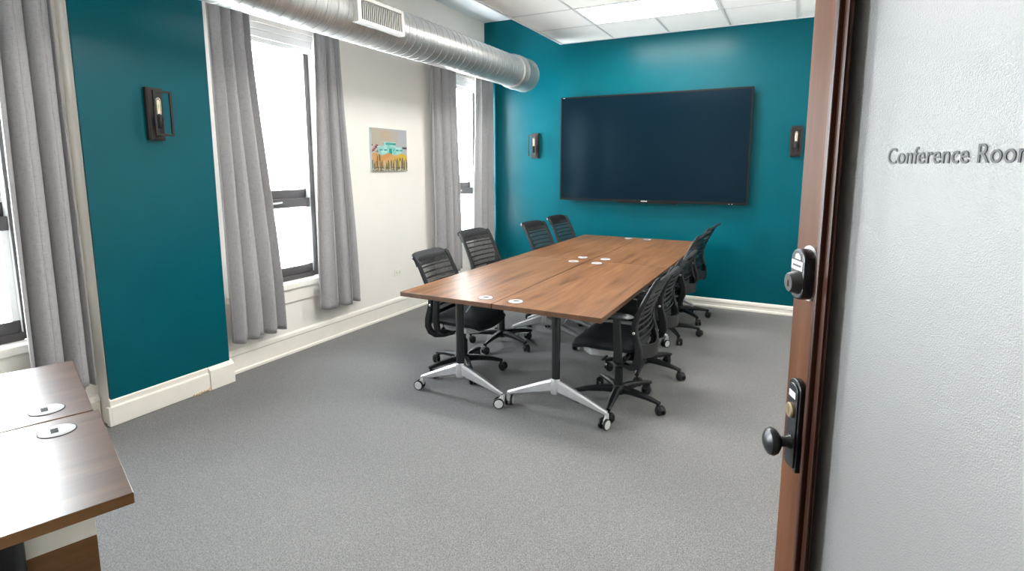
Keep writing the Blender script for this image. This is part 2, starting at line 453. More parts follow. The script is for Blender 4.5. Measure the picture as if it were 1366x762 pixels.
# windows
def window(n, y0, y1, label):
    w = thing('window_%d' % n, (XL, (y0 + y1) / 2, 0), 0, label, 'window', kind='structure')
    a = (y1 - y0) / 2
    def bar(m, x0, x1, ya, yb, z0, z1): m.box((x0, ya, z0), (x1, yb, z1))
    zb, zt = .60, 2.48
    xf = -.075
    m = MB()
    bar(m, xf - .09, xf, -a, -a + .045, zb - .02, zt + .06); bar(m, xf - .09, xf, a - .045, a, zb - .02, zt + .06)
    bar(m, xf - .09, xf, -a + .045, a - .045, zb - .025, zb + .02); bar(m, xf - .09, xf, -a + .045, a - .045, zt + .02, zt + .06)
    m.build('frame', 'bronze', w, bevel=.003)
    m = MB()
    for sy in (-1, 1): m.box((xf - .088, sy * (a - .046) - .002, zb + .02), (xf - .004, sy * (a - .046) + .002, zt + .02))
    m.build('jamb_liner', 'trim_cool', w)
    m = MB(); xs = xf - .012      # lower sash, inner track
    zr = 1.25
    m.mat(1)
    for sy in (-1, 1): m.box((xs - .033, sy * (a - .066) - .016, zb + .085), (xs - .004, sy * (a - .066) + .016, zr - .075))
    m.mat(0)
    bar(m, xs - .035, xs, -a + .049, a - .049, zb + .02, zb + .085); bar(m, xs - .035, xs + .004, -a + .049, a - .049, zr - .075, zr)
    ls = m.build('lower_sash', ['bronze', 'trim_cool'], w, bevel=.003)
    MB().box((xs - .020, -a + .080, zb + .08), (xs - .014, a - .080, zr - .07)).build('pane', 'glass', ls)
    m = MB(); m.box((xs + .004, -.045, zr - .045), (xs + .012, -.015, zr - .015)); m.sweep([(xs + .012, -.03, zr - .03), (xs + .028, -.02, zr - .03), (xs + .028, .09, zr - .024)], .012, .010, (0, 0, 1))
    m.build('latch_handle', 'nickel', ls)['label'] = 'nickel latch handle'
    m = MB(); xu = xf - .050      # upper sash, outer track
    bar(m, xu - .035, xu, -a + .049, a - .049, zr - .060, zr + .072); bar(m, xu - .035, xu, -a + .049, a - .049, zt - .03, zt + .02)
    us = m.build('upper_sash', 'bronze', w, bevel=.003)
    m = MB()
    for sy in (-1, 1): m.box((xu - .033, sy * (a - .060) - .011, zr + .072), (xu - .004, sy * (a - .060) + .011, zt - .03))
    m.build('stile', 'trim_cool', us)['label'] = 'white side stile'
    MB().box((xu - .020, -a + .074, zr + .066), (xu - .014, a - .074, zt - .025)).build('pane', 'glass', us)
    m = MB()   # white head boards in steps
    m.box((-.070, -a, 2.52), (-.018, a, ZH)); m.box((-.074, -a, 2.465), (-.030, a, 2.52)); m.box((-.076, -a, 2.43), (-.048, a, 2.465))
    m.build('head_board', 'trim_cool', w, bevel=.003)
    m = MB(); m.box((-.075, -a, ZS - .0), (-.0, a, zb - .022)); m.box((0, -a - .05, ZS - .03), (.035, a + .05, zb - .022))
    m.build('stool', 'trim', w, bevel=.005)
    MB().box((0, -a - .03, .42), (.016, a + .03, ZS - .03)).build('apron', 'trim', w, bevel=.004)
    return w
window(1, *WINS[0], 'dark framed sash window at the far left behind the first curtain')
window(2, *WINS[1], 'dark framed sash window between the teal pier and the painting')
window(3, *WINS[2], 'narrow visible sash window in the far corner behind its curtains')

# ------------------------------------------------------------------ curtains
def curtain(yt0, yt1, yb0, yb1, x, zb0, zb1, folds, amp, ph, label, seed, ztop=2.66):
    rnd = random.Random(seed); pa = [rnd.uniform(-1, 1) for _ in range(8)]
    def fn(u, v):
        e = v * v * (3 - 2 * v)
        y0 = yt0 + (yb0 - yt0) * e; y1 = yt1 + (yb1 - yt1) * e
        uu = u + .018 * sin(9 * u + 2.2 * v + pa[0] * 3)
        th = 2 * pi * folds * uu + ph + .5 * pa[1] * v
        a = amp * (.80 + .35 * v) * (1 + .30 * sin(5 * u + pa[2] * 4))
        sh = 2.0 * abs(cos(th / 2)) ** .55 - 1.1 + .22 * sin(2 * th + pa[3] * 3)
        dx = a * sh * (.55 + .45 * sin(pi * min(1, max(0, u))))
        lim = .046 if dx < 0 else .075
        dx = lim * math.tanh(dx / lim)
        dx += .004 * sin(th * 3.1 + pa[4] * 5) * (1 - v) ** 2
        y = y0 + (y1 - y0) * u + -.42 * a * sin(th) * min(1, 12 * u, 12 * (1 - u)) * (.5 + .5 * cos(th))
        z = ztop + (zb0 + (zb1 - zb0) * u - ztop) * v + .010 * sin(th) * v ** 6
        return (x + dx, y, z)
    m = MB(); m.grid(fn, 120, 60)
    o = m.build('curtain', 'curtain', solid=.004)
    return tag(o, label, 'curtain', 'grey window curtains')
curtain(1.26, 1.525, 1.245, 1.535, -3.530, .30, .27, 2.5, .060, .3, 'grey curtain at the left edge of the photo beside the teal pier', 1)
curtain(2.375, 2.66, 2.385, 2.81, -3.530, .25, .265, 3.5, .058, 2.2, 'grey curtain immediately right of the teal pier', 2)
curtain(3.24, 3.52, 3.165, 3.64, -3.530, .31, .30, 2.6, .058, 1.0, 'grey curtain on the painting side of the middle window', 3)
curtain(4.79, 5.26, 4.80, 5.36, -3.530, .31, .31, 3.6, .052, .6, 'grey curtain right of the painting, on the left of the corner window', 4)
curtain(5.70, 6.04, 5.62, 6.045, -3.515, .31, .31, 2.6, .050, 2.6, 'grey curtain hanging in the corner against the teal back wall', 5)

# ------------------------------------------------------------------ duct
DX, DZ, DR, DE = -2.88, H + 1.042, .166, 5.72
d = thing('air_duct', (DX, 0, DZ), 0, 'big round galvanised spiral air duct along the top of the window wall', 'air duct')
mb = MB(); mb.lathe((0, YF, 0), (0, DE, 0), [(0, DR), (1, DR)], 56, False)
mb.lathe((0, DE - .01, 0), (0, DE, 0), [(0, DR - .004), (1, DR - .004)], 56, True)
mb.build('tube', 'duct', d)
mb = MB(); turns = 74; n = 28          # raised spiral lock seam
path = []
for k in range(turns * n + 1):
    a = 2 * pi * k / n
    path.append((cos(a) * (DR + .0005), YF + (DE - .4 - YF) * k / (turns * n), sin(a) * (DR + .0005)))
P = [Vector(p) for p in path]; vs = []; fs = []
for k, p in enumerate(P):
    r = Vector((p.x, 0, p.z)).normalized()
    for dy, h in ((-.0036, -.001), (-.0018, .0024), (.0018, .0024), (.0036, -.001)): vs.append(p + Vector((0, dy, 0)) + r * h)
for k in range(len(P) - 1):
    for j in range(3): fs.append((k * 4 + j, k * 4 + j + 1, k * 4 + j + 5, k * 4 + j + 4))
mb.add(vs, fs, True); mb.build('spiral_seam', 'duct_seam', d)
mb = MB(); R2 = DR + .017
mb.lathe((0, DE - .34, 0), (0, DE + .0, 0), [(0, DR), (.02, R2), (.28, R2), (.30, R2 + .004), (.34, R2 + .004), (.36, R2), (.94, R2 + .001), (.97, R2 + .005), (1, R2 + .001)], 56, False)
mb.lathe((0, DE - .02, 0), (0, DE - .002, 0), [(0, R2 - .002), (1, R2 - .002)], 56, True)
mb.build('end_collar', 'duct', d)
# supply grille let into the room side of the duct
gph = radians(-6)
g = bpy.data.objects.new('supply_grille', None); COL.objects.link(g); g.parent = d; g.empty_display_size = .1
g.location = (0, 3.10, .0); g.rotation_euler = (0, gph * 0 - radians(2), 0)
gw, gh, gxo = .24, .088, DR + .004
mb = MB(); e_ = .030
mb.box((gxo - .05, -gw, -gh), (gxo + .030, -gw + e_, gh)); mb.box((gxo - .05, gw - e_, -gh), (gxo + .030, gw, gh))
mb.box((gxo - .05, -gw + e_, -gh), (gxo + .030, gw - e_, -gh + .024)); mb.box((gxo - .05, -gw + e_, gh - .024), (gxo + .030, gw - e_, gh))
mb.build('grille_frame', 'grille', g, bevel=.004)
mb = MB()
for k in range(21):
    y = -gw + .044 + k * (2 * gw - .088) / 20
    mb.box((gxo + .014, y - .0028, -gh + .022), (gxo + .019, y + .0028, gh - .022))
mb.build('blades', 'grille', g)
MB().box((gxo + .004, -gw + .028, -gh + .022), (gxo + .009, gw - .028, gh - .022)).build('grille_void', 'slot', g)

# ------------------------------------------------------------------ sconces
def sconce(loc, rz, h, label):
    t = thing('wall_sconce', loc, rz, label, 'wall light', 'matching wall sconces')   # local -Y comes out of the wall
    w = .047
    m = MB(); m.box((-w, -.026, -h / 2), (w, 0, h / 2)); m.box((-w + .006, -.030, -h / 2 + .006), (w - .006, -.026, h / 2 - .006))
    m.build('back_plate', 'sconce', t, bevel=.002)
    m = MB(); y = -.105; r = .006; hh = h / 2 - .03; ww = .047
    m.box((-ww - r, y - r, -hh - r), (-ww + r, y + r, hh + r)); m.box((ww - r, y - r, -hh - r), (ww + r, y + r, hh + r))
    m.box((-ww + r, y - r, hh - r), (ww - r, y + r, hh + r)); m.box((-ww + r, y - r, -hh - r), (ww - r, y + r, -hh + r))
    m.box((-.006, y + r, -hh - r), (.006, -.028, -hh + r))
    m.build('open_frame', 'sconce', t, bevel=.001)
    m = MB(); m.lathe((0, -.062, -.085), (0, -.062, -.005), [(0, .015), (.05, .018), (.95, .018), (1, .014)], 20); m.box((-.008, -.05, -.07), (.008, -.028, -.045))
    m.build('socket', 'black_metal', t)
    m = MB(); m.lathe((0, -.062, -.006), (0, -.062, .095), [(0, .011), (.12, .0135), (.8, .0135), (.93, .010), (1, .003)], 18)
    b = m.build('bulb', 'bulb', t)
    m = MB(); m.sweep([(-.004, -.062, .0), (-.004, -.062, .075), (.0, -.062, .082), (.004, -.062, .075), (.004, -.062, .0)], .003, .003, (0, 1, 0))
    m.build('filament', 'filament', b)['label'] = 'glowing filament'
sconce((-3.50, 1.965, 1.822), pi / 2, .31, 'dark metal box sconce on the teal pier at the left')
sconce((-2.90, YB, 1.768), 0, .30, 'dark metal sconce on the teal back wall left of the screen')
sconce((-.045, YB, 1.768), 0, .30, 'dark metal sconce on the back wall right of the screen, next to the door edge')

# ------------------------------------------------------------------ screen
tx, tz = -1.493, H + .21
t = thing('wall_screen', (tx, YB, tz), 0, 'large black flat screen television mounted on the teal back wall', 'television')
tw, th_ = 1.043, .594
mb = MB(); mb.box((-tw, -.075, -th_), (tw, -.052, th_)); mb.box((-tw + .06, -.052, -th_ + .08), (tw - .06, -.03, th_ - .12))
mb.build('casing', 'tv_case', t, bevel=.003)
mb = MB(); b = .016
mb.box((-tw, -.082, th_ - b), (tw, -.075, th_)); mb.box((-tw, -.082, -th_), (tw, -.075, -th_ + .024))
mb.box((-tw, -.082, -th_ + .024), (-tw + b, -.075, th_ - b)); mb.box((tw - b, -.082, -th_ + .024), (tw, -.075, th_ - b))
mb.build('bezel', 'tv_bar', t, bevel=.002)
MB().box((-tw + b, -.078, -th_ + .024), (tw - b, -.0752, th_ - b)).build('display_panel', 'screen', t)
mb = MB(); mb.prism([(-.32, -th_ - .012), (.32, -th_ - .012), (.36, -th_ + .004), (-.36, -th_ + .004)], 'Y', -.080, -.056); mb.build('sensor_bar', 'tv_bar', t)
mb = MB()
for k in range(5): mb.box((-.062 + k * .014, -.0835, -th_ + .006), (-.051 + k * .014, -.082, -th_ + .015))
mb.build('maker_mark', 'sticker', t)['label'] = 'small white maker mark'
for k in range(2): MB().box((.86 + k * .03, -.0835, -th_ + .003), (.868 + k * .03, -.082, -th_ + .009)).build('indicator_light', 'sticker', t)
MB().box((-tw + .03, -.0835, th_ - .013), (-tw + .052, -.082, th_ - .008)).build('corner_mark', 'sticker', t)
MB().box((-.35, -.03, -.25), (.35, 0, .25)).build('wall_bracket', 'black_metal', t)

# ------------------------------------------------------------------ painting and outlet
pw, ph_ = .512, .408
py, pz = 4.203, H + .163
t = thing('painting', (XL, py, pz), 0, 'small square unframed canvas of a teal town over a golden field on the white wall', 'painting')
MB().box((0, -pw / 2, -ph_ / 2), (.024, pw / 2, ph_ / 2)).build('canvas', 'canvas_side', t)
def paint(u, v, r):
    def mixc(a, b, f): return tuple(x + (y - x) * f for x, y in zip(a, b))
    n1 = sin(u * 13 + 3 * sin(v * 9)) * .5 + .5
    sky = mixc((.50, .44, .33), (.50, .51, .55), min(1, max(0, u * 1.2 - .1 + .3 * (v - .8))))
    if v > .6 and abs(u - .47) < .26 and abs(v - .82) < .12: sky = mixc(sky, (.58, .38, .16), .55 * (.5 + .5 * n1))
    c = mixc(sky, tuple(r.uniform(.35, .7) for _ in range(3)), .15)
    if v < .55: c = mixc((.60, .50, .40), (.5, .5, .52), u)
    top = .585 + (.10 if .32 < u < .66 else 0)
    if .17 < u < .86 and .40 < v < top:
        ci, ri = int(u * 24), int(v * 21)
        h_ = random.Random(ci // 2 * 31 + ri * 17).random(); k_ = random.Random(ci * 7 + ri * 131).random()
        c = mixc((.22, .62, .56), (.52, .78, .74), h_)
        if ri % 3 == 1 and k_ < .55: c = mixc((.02, .30, .26), (.10, .48, .43), h_)
        if .47 < u < .55 and v < .53: c = (.0, .36, .26)
    elif u <= .17 and .44 < v < .62:
        c = [(.55, .45, .42), (.45, .12, .12), (.10, .06, .06), (.6, .55, .5)][(int(u * 30) + int(v * 24) * 3) % 4]
    elif u >= .86 and .54 < v < .58: c = (.12, .06, .08)
    if v < .40 + .03 * sin(u * 17):
        c = mixc((.68, .33, .10), (.75, .52, .03), min(1, max(0, (u - .45) * 2.2)))
        c = mixc(c, (.72, .46, .22), .5 * n1)
        hgt = .15 + .11 * abs(sin(u * 37 + 1)) + (.20 if .12 < u < .22 else 0) + (.07 if u > .62 else 0)
        col = int(u * 46) % 3
        if v < .11 and r.random() < .7: c = (.13, .11, .05)
        if v < hgt and col != 1: c = mixc((.10, .10, .05), (.20, .17, .06), r.random())
        if v < .07 and r.random() < .3: c = (.55, .60, .58)
        if v < .25 and int(u * 46) % 7 == 1: c = (.60, .58, .48)
    return tuple(x * .78 for x in c)
nx, nz = 72, 58
me = bpy.data.meshes.new('painted_face')
vs = [(.0245, -pw / 2 + pw * i / nx, -ph_ / 2 + ph_ * j / nz) for j in range(nz + 1) for i in range(nx + 1)]
fs = [(j * (nx + 1) + i, j * (nx + 1) + i + 1, (j + 1) * (nx + 1) + i + 1, (j + 1) * (nx + 1) + i) for j in range(nz) for i in range(nx)]
me.from_pydata(vs, [], fs); me.materials.append(M['canvas_paint'])
ca = me.color_attributes.new('paint', 'FLOAT_COLOR', 'CORNER'); rr = random.Random(3)
for p in me.polygons:
    i, j = p.index % nx, p.index // nx
    c = paint((i + .5) / nx, (j + .5) / nz, rr)
    for li in p.loop_indices: ca.data[li].color = (*c, 1)
o = bpy.data.objects.new('painted_face', me); COL.objects.link(o); o.parent = t

t = thing('wall_outlet', (XL, 4.294, .435), 0, 'small cream wall socket low on the white wall below the painting', 'socket')
MB().box((0, -.057, -.036), (.005, .057, .036)).build('cover_plate', 'plastic_white', t, bevel=.002)
mb = MB()
for s in (-1, 1): mb.box((.005, s * .022 - .014, -.016), (.0075, s * .022 + .014, .016))
mb.build('socket_face', 'plastic_white', t, bevel=.002)
for s in (-1, 1):
    mb = MB()
    for k in (-1, 1): mb.box((.0075, s * .022 - .006, k * .006 - .0015), (.008, s * .022 + .004, k * .006 + .0015))
    mb.build('plug_slots', 'slot', t)

# ------------------------------------------------------------------ tables
TH = .74
def castor_mb(x, y, ang, r=.033):
    m = MB(); c, s = cos(ang), sin(ang)
    cx, cy = x + .022 * c, y + .022 * s           # wheel trails the stem
    ax = Vector((-s, c, 0)); ctr = Vector((cx, cy, r))
    for k in (-1, 1):
        a = ctr + ax * (k * .009); b = ctr + ax * (k * .024)
        m.mat(1).lathe(a, b, [(0, r * .9), (.12, r), (.88, r), (1, r * .93)], 24)
        m.mat(0).lathe(b, ctr + ax * (k * .026), [(0, r * .82), (1, r * .76)], 24)
    m.mat(0).cyl(ctr - ax * .01, ctr + ax * .01, .008)
    m.mat(0).box((x - .010, y - .010, r * 1.2), (x + .010, y + .010, .088))
    m.sweep([(x, y, .072), (cx, cy, .05), (cx, cy, r)], .014, .02, ax)
    return m
def table(loc, rz, W, L, hubs, hx, span, gside, top, edge, label, group, panel=False, swivel=(2.4, 4.4, .6, 5.2)):
    t = thing('flip_top_table', loc, rz, label, 'table', group)
    a, b = W / 2 - .0015, L / 2 - .0015
    m = MB()
    m.mat(0).add([(-a, -b, TH), (a, -b, TH), (a, b, TH), (-a, b, TH)], [(0, 1, 2, 3)])
    e = .0015
    m.mat(1).add([(-a, -b, TH), (a, -b, TH), (a, b, TH), (-a, b, TH), (-a, -b, TH - .028), (a, -b, TH - .028), (a, b, TH - .028), (-a, b, TH - .028)],
                 [(0, 4, 5, 1), (1, 5, 6, 2), (2, 6, 7, 3), (3, 7, 4, 0), (4, 7, 6, 5)])
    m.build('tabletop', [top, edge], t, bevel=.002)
    for sy in (-1, 1):
        x, y = gside * (W / 2 - .10), sy * (L / 2 - .108)
        m = MB(); m.lathe((x, y, TH), (x, y, TH + .0035), [(0, .043), (.5, .043), (1, .040)], 36)
        m.mat(1).lathe((x, y, TH), (x, y, TH + .0012), [(0, .0455), (1, .0455)], 36)
        gr = m.build('grommet', ['grommet', 'slot'], t)
        m = MB(); m.box((x - .019, y - sy * .006 - .009, TH + .0034), (x + .019, y - sy * .006 + .009, TH + .0040)); m.build('cable_slot', 'slot', gr)
    m = MB()
    for sx in (-.05, .05): m.box((hx + sx - .02, hubs[0], TH - .07), (hx + sx + .02, hubs[1], TH - .034))
    m.build('cross_beam', 'black_metal', t)
    k = 0
    for hy in hubs:
        m = MB(); m.lathe((hx, hy, .24), (hx, hy, TH - .034), [(0, .026), (1, .026)], 28)
        m.box((hx - .19, hy - .022, TH - .05), (hx + .19, hy + .022, TH - .028))
        m.box((hx - .05, hy - .035, TH - .075), (hx + .05, hy + .035, TH - .05))
        m.build('column', 'black_metal', t)
        m = MB(); m.sweep([(hx + .12, hy + .03, TH - .032), (hx + .10, hy + .03, TH - .06), (hx + .03, hy + .03, TH - .16)], .008, .008, (0, 1, 0), n=8)
        m.build('flip_lever', 'silver', t)
        m = MB()
        m.lathe((hx, hy, .150), (hx, hy, .245), [(0, .029), (.08, .032), (.94, .030), (1, .028)], 28)
        for s in (-1, 1):
            n = 8; pth = []; ww = []; tt = []
            for i in range(n + 1):
                f = i / n
                pth.append((hx + s * (.015 + (span - .015) * f), hy, .198 - .108 * f ** 1.05)); ww.append(.046 - .018 * f); tt.append(.080 - .054 * f)
            m.sweep(pth, ww, tt, (0, 1, 0))
        ft = m.build('foot', 'silver', t)
        for s in (-1, 1):
            castor_mb(hx + s * span, hy, swivel[k % 4]).build('caster', ['castor_disc', 'black'], ft); k += 1
    if panel:
        m = MB(); px = -hx * 0 + hx - .035
        m.box((px - .018, -L / 2 + .2, .12), (px, L / 2 - .057, .475)); m.build('modesty_panel', 'dark_edge', t, bevel=.001)
        m = MB(); m.box((px - .016, -L / 2 + .2, .475), (px - .002, L / 2 - .057, TH - .028)); m.build('panel_rail', 'cream', t, bevel=.001)
    return t
TW, L1 = .657, 1.63
yA, yB2 = 2.585 + L1 / 2, 2.585 + L1 * 1.5
xA, xB = -1.8425, -1.184
fr_l = (-L1 / 2 + .250, L1 / 2 - .055); fr_r = (-L1 / 2 + .290, L1 / 2 - .130)
gtab = 'walnut topped tables pushed together'
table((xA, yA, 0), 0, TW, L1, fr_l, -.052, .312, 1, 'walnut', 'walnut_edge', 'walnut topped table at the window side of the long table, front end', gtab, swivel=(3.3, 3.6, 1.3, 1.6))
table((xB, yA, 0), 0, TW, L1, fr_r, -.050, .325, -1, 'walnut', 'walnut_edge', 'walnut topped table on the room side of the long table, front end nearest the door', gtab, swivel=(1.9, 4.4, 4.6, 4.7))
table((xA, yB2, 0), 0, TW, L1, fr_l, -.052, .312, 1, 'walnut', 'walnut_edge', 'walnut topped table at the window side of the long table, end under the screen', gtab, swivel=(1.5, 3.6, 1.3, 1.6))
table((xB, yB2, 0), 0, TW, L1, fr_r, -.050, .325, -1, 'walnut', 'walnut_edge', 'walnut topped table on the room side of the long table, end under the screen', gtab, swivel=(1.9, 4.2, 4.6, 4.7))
# dark pair in the left foreground, turned about 19 degrees
DA = radians(-19.0); ea = Vector((cos(DA), sin(DA))); eb = Vector((-sin(DA), cos(DA)))
DW = .622; BR = Vector((-1.365, .646))
c1 = BR - ea * (DW / 2) - eb * (L1 / 2)
c2 = BR - ea * (DW * 1.5 + .004) - eb * (L1 / 2 + .012)
hb = (-L1 / 2 + .23, L1 / 2 - .23)
table((c1.x, c1.y, 0), DA, DW, L1, hb, .0, .27, -1, 'dark_walnut', 'dark_edge', 'dark walnut table in the lower left corner, the nearer of the pair', 'dark tables in the left foreground', panel=True)
table((c2.x, c2.y, 0), DA, DW, L1, hb, .0, .27, 1, 'dark_walnut', 'dark_edge', 'dark walnut table at the left beside the curtain, the farther of the pair', 'dark tables in the left foreground')

# ------------------------------------------------------------------ chairs (built facing +X, standing on the origin)
def make_chair():
    r = thing('mesh_office_chair', (0, 0, 0))
    up = []                                       # parts that ride on the gas lift
    m = MB()                                      # seat cushion
    A, B = .222, .225
    def outline(u, v):
        x, y = 2 * u - 1, 2 * v - 1
        return x * sqrt(1 - .42 * y * y / 2), y * sqrt(1 - .42 * x * x / 2), x, y
    def seat(top):
        def f(u, v):
            x, y, sx, sy = outline(u, v)
            e = max(abs(sx), abs(sy)); h = sqrt(max(0, 1 - e ** 5))
            z = .428 - .035 * max(0, x - .35) ** 2 * 2.2 + .012 * y * y
            return (x * A + .052, y * B, z + (.045 * h if top else -.040 * h))
        return f
    m.grid(seat(True), 20, 20); m.grid(seat(False), 20, 20)
    up.append(m.build('seat', 'seat', r))
    m = MB()                                      # grey pan under the seat
    m.prism([(-.08, -.15), (.13, -.185), (.20, -.12), (.20, .12), (.13, .185), (-.08, .15)], 'Z', .358, .398)
    up.append(m.build('seat_pan', 'grey_plastic', r, bevel=.006)); up[-1]['label'] = 'grey seat pan'
    m = MB(); m.prism([(-.13, .335), (.06, .325), (.10, .345), (.12, .376), (-.14, .376)], 'Y', -.075, .075)
    m.cyl((-.08, -.16, .36), (-.08, .16, .36), .016, n=14); m.sweep([(.03, .07, .36), (.03, .20, .362), (.03, .25, .365)], .018, .012, (1, 0, 0))
    m.sweep([(.03, -.07, .36), (.03, -.20, .362), (.03, -.25, .365)], .018, .012, (1, 0, 0))
    up.append(m.build('tilt_mechanism', 'black', r, bevel=.004))
    # back frame: two uprights that sweep under the seat, rolled top rail, lower cross member
    prof = [(-.02, .330, .10), (-.08, .318, .150), (-.125, .322, .185), (-.158, .345, .200), (-.176, .385, .204), (-.174, .44, .205), (-.158, .50, .205), (-.146, .555, .205), (-.150, .61, .205), (-.170, .67, .205), (-.204, .745, .204), (-.243, .825, .203), (-.268, .872, .202), (-.282, .888, .200)]
    m = MB()
    ww = [.024, .024, .026, .028, .028, .028, .028, .028, .029, .030, .031, .032, .030, .026]; tt = [.030, .036, .044, .050, .050, .048, .046, .042, .036, .030, .026, .022, .016, .010]
    for s in (-1, 1): m.sweep([(x, s * y, z) for x, z, y in prof], ww, tt, (0, 1, 0), smooth=True)
    def rail(u, v):
        y = (2 * u - 1) * .219; q = 1 - abs(2 * u - 1) ** 7 * .55
        pts = [(-.243, .818), (-.254, .842), (-.266, .866), (-.281, .886), (-.300, .899), (-.318, .904)]
        k = v * 5; i = min(4, int(k)); f = k - i
        x = pts[i][0] + (pts[i + 1][0] - pts[i][0]) * f; z = pts[i][1] + (pts[i + 1][1] - pts[i][1]) * f
        lo = .850
        z2 = z if z < lo else lo + (z - lo) * q
        x2 = x if z < lo else -.257 + (x + .257) * q
        return (x2 - .012 * (1 - (2 * u - 1) ** 2), y, z2)
    m.grid(rail, 24, 12)
    def rail_b(u, v):
        p = rail(u, v); return (p[0] - .010, p[1], p[2] - .007)
    m.grid(rail_b, 24, 12)
    for s in (0, 1):
        q = []
        for j in range(12):
            a0, a1, b0, b1 = rail(s, j / 12), rail(s, (j + 1) / 12), rail_b(s, j / 12), rail_b(s, (j + 1) / 12)
            m.add([a0, a1, b1, b0], [(0, 1, 2, 3)])
    for j in range(24):
        for v in (0, 1):
            m.add([rail(j / 24, v), rail((j + 1) / 24, v), rail_b((j + 1) / 24, v), rail_b(j / 24, v)], [(0, 1, 2, 3)])
    n = 12                                        # lower rear cross member, bowed backward
    m.sweep([(-.172 - .060 * cos((2 * k / n - 1) * pi / 2), (2 * k / n - 1) * .205, .435 - .030 * cos((2 * k / n - 1) * pi / 2)) for k in range(n + 1)], .085, .012, (0, 0, 1), smooth=True)
    up.append(m.build('back_frame', 'black', r))
    # mesh between the uprights, and its slats
    bx = [(.47, -.165), (.50, -.158), (.555, -.146), (.61, -.150), (.67, -.170), (.745, -.204), (.825, -.243), (.86, -.261)]
    def bxz(z):
        for (z0, x0), (z1, x1) in zip(bx, bx[1:]):
            if z <= z1: return x0 + (x1 - x0) * (z - z0) / (z1 - z0)
        return bx[-1][1]
    def net(u, v):
        z = .475 + .375 * v; y = (2 * u - 1) * .198
        return (bxz(z) + .008 - .022 * (1 - (2 * u - 1) ** 2), y, z)
    m = MB(); m.grid(net, 14, 14)
    up.append(m.build('back_mesh', 'net', r, solid=.0012))
    m = MB()
    for k in range(10):
        z = .505 + .0365 * k
        m.sweep([(bxz(z) - .006 - .022 * (1 - (2 * i / 10 - 1) ** 2), (2 * i / 10 - 1) * .198, z) for i in range(11)], .0125, .006, (0, 0, 1))
    up.append(m.build('back_slats', 'black', r))
    for s in (-1, 1):
        m = MB(); m.lathe((-.146, s * .215, .545), (-.146, s * .224, .545), [(0, .009), (.6, .009), (1, .006)], 14)
        up.append(m.build('pivot_cap', 'nickel', r)); up[-1]['label'] = 'small nickel pivot cap'
    for s in (-1, 1):                             # armrests
        m = MB(); m.sweep([(-.06, s * .13, .350), (-.06, s * .215, .352), (-.063, s * .252, .38), (-.068, s * .262, .45), (-.062, s * .262, .55), (-.055, s * .262, .648)], [.05, .05, .052, .05, .046, .044], [.02, .02, .024, .026, .026, .026], (1, 0, 0), smooth=True)
        am = m.build('armrest', 'black', r); up.append(am)
        m = MB()
        def pad(top):
            def f(u, v):
                x, y, sx, sy = outline(u, v); e = max(abs(sx), abs(sy)); h = sqrt(max(0, 1 - e ** 6))
                return (x * .125 - .03, s * .262 + y * .04, .662 + (.011 if top else -.011) * h)
            return f
        m.grid(pad(True), 14, 10); m.grid(pad(False), 14, 10)
        m.build('arm_pad', 'pad', am)
    m = MB(); m.lathe((0, 0, .075), (0, 0, .375), [(0, .034), (.10, .034), (.12, .027), (.55, .026), (.57, .016), (1, .016)], 24)
    m.build('gas_lift', 'black', r)
    m = MB(); m.lathe((0, 0, .066), (0, 0, .128), [(0, .036), (.2, .048), (.75, .046), (1, .034)], 28); m.build('base_hub', 'black', r)
    for k in range(5):                            # five-star base
        m = MB(); m.sweep([(.03, 0, .098), (.10, 0, .100), (.20, 0, .092), (.272, 0, .079), (.288, 0, .076)], [.050, .046, .036, .028, .026], [.048, .040, .030, .022, .020], (0, 1, 0))
        l = m.build('base_leg', 'black', r)
        c = MB(); ax = (0.35, .94); tr = (-.016 * (1 if k % 2 else -1), .008)
        ctr = Vector((.274 + tr[0], tr[1], .028))
        A_ = Vector((-.25 if k % 2 else .45, .92, 0)).normalized()
        for sgn in (-1, 1): c.lathe(ctr + A_ * (sgn * .006), ctr + A_ * (sgn * .025), [(0, .024), (.15, .028), (.8, .028), (1, .022)], 20)
        c.cyl((.274, 0, .03), (.274, 0, .078), .009, n=12)
        hood = []
        for q in range(9):
            an = pi * (.12 + .76 * q / 8); hood.append(ctr + Vector((-A_.y, A_.x, 0)) * (cos(an) * .031) + Vector((0, 0, sin(an) * .031)))
        c.sweep(hood, .034, .004, A_)
        c.build('caster', 'black', l)
        l.rotation_euler = (0, 0, 2 * pi * k / 5)
    return r
proto = make_chair()
LOW = {'base_leg', 'base_hub', 'gas_lift'}
def place(first, x, y, rz, dz, base, label):
    o = proto if first else copy_tree(proto)
    o.location = (x, y, 0); o.rotation_euler = (0, 0, rz)
    tag(o, label, 'chair', 'black mesh chairs around the long table')
    k = 0
    for ch in o.children:
        nm = ch.name.split('.')[0]
        if nm == 'base_leg':
            ch.rotation_euler = (0, 0, base - rz + 2 * pi * k / 5); k += 1
        elif nm == 'armrest':                      # arms set low enough to pass under the tabletop
            ch.location = (0, 0, dz); ch.scale = (1, 1, min(1, (.664 - dz) / .675))
        elif nm not in LOW: ch.location = (0, 0, dz)
rd = radians
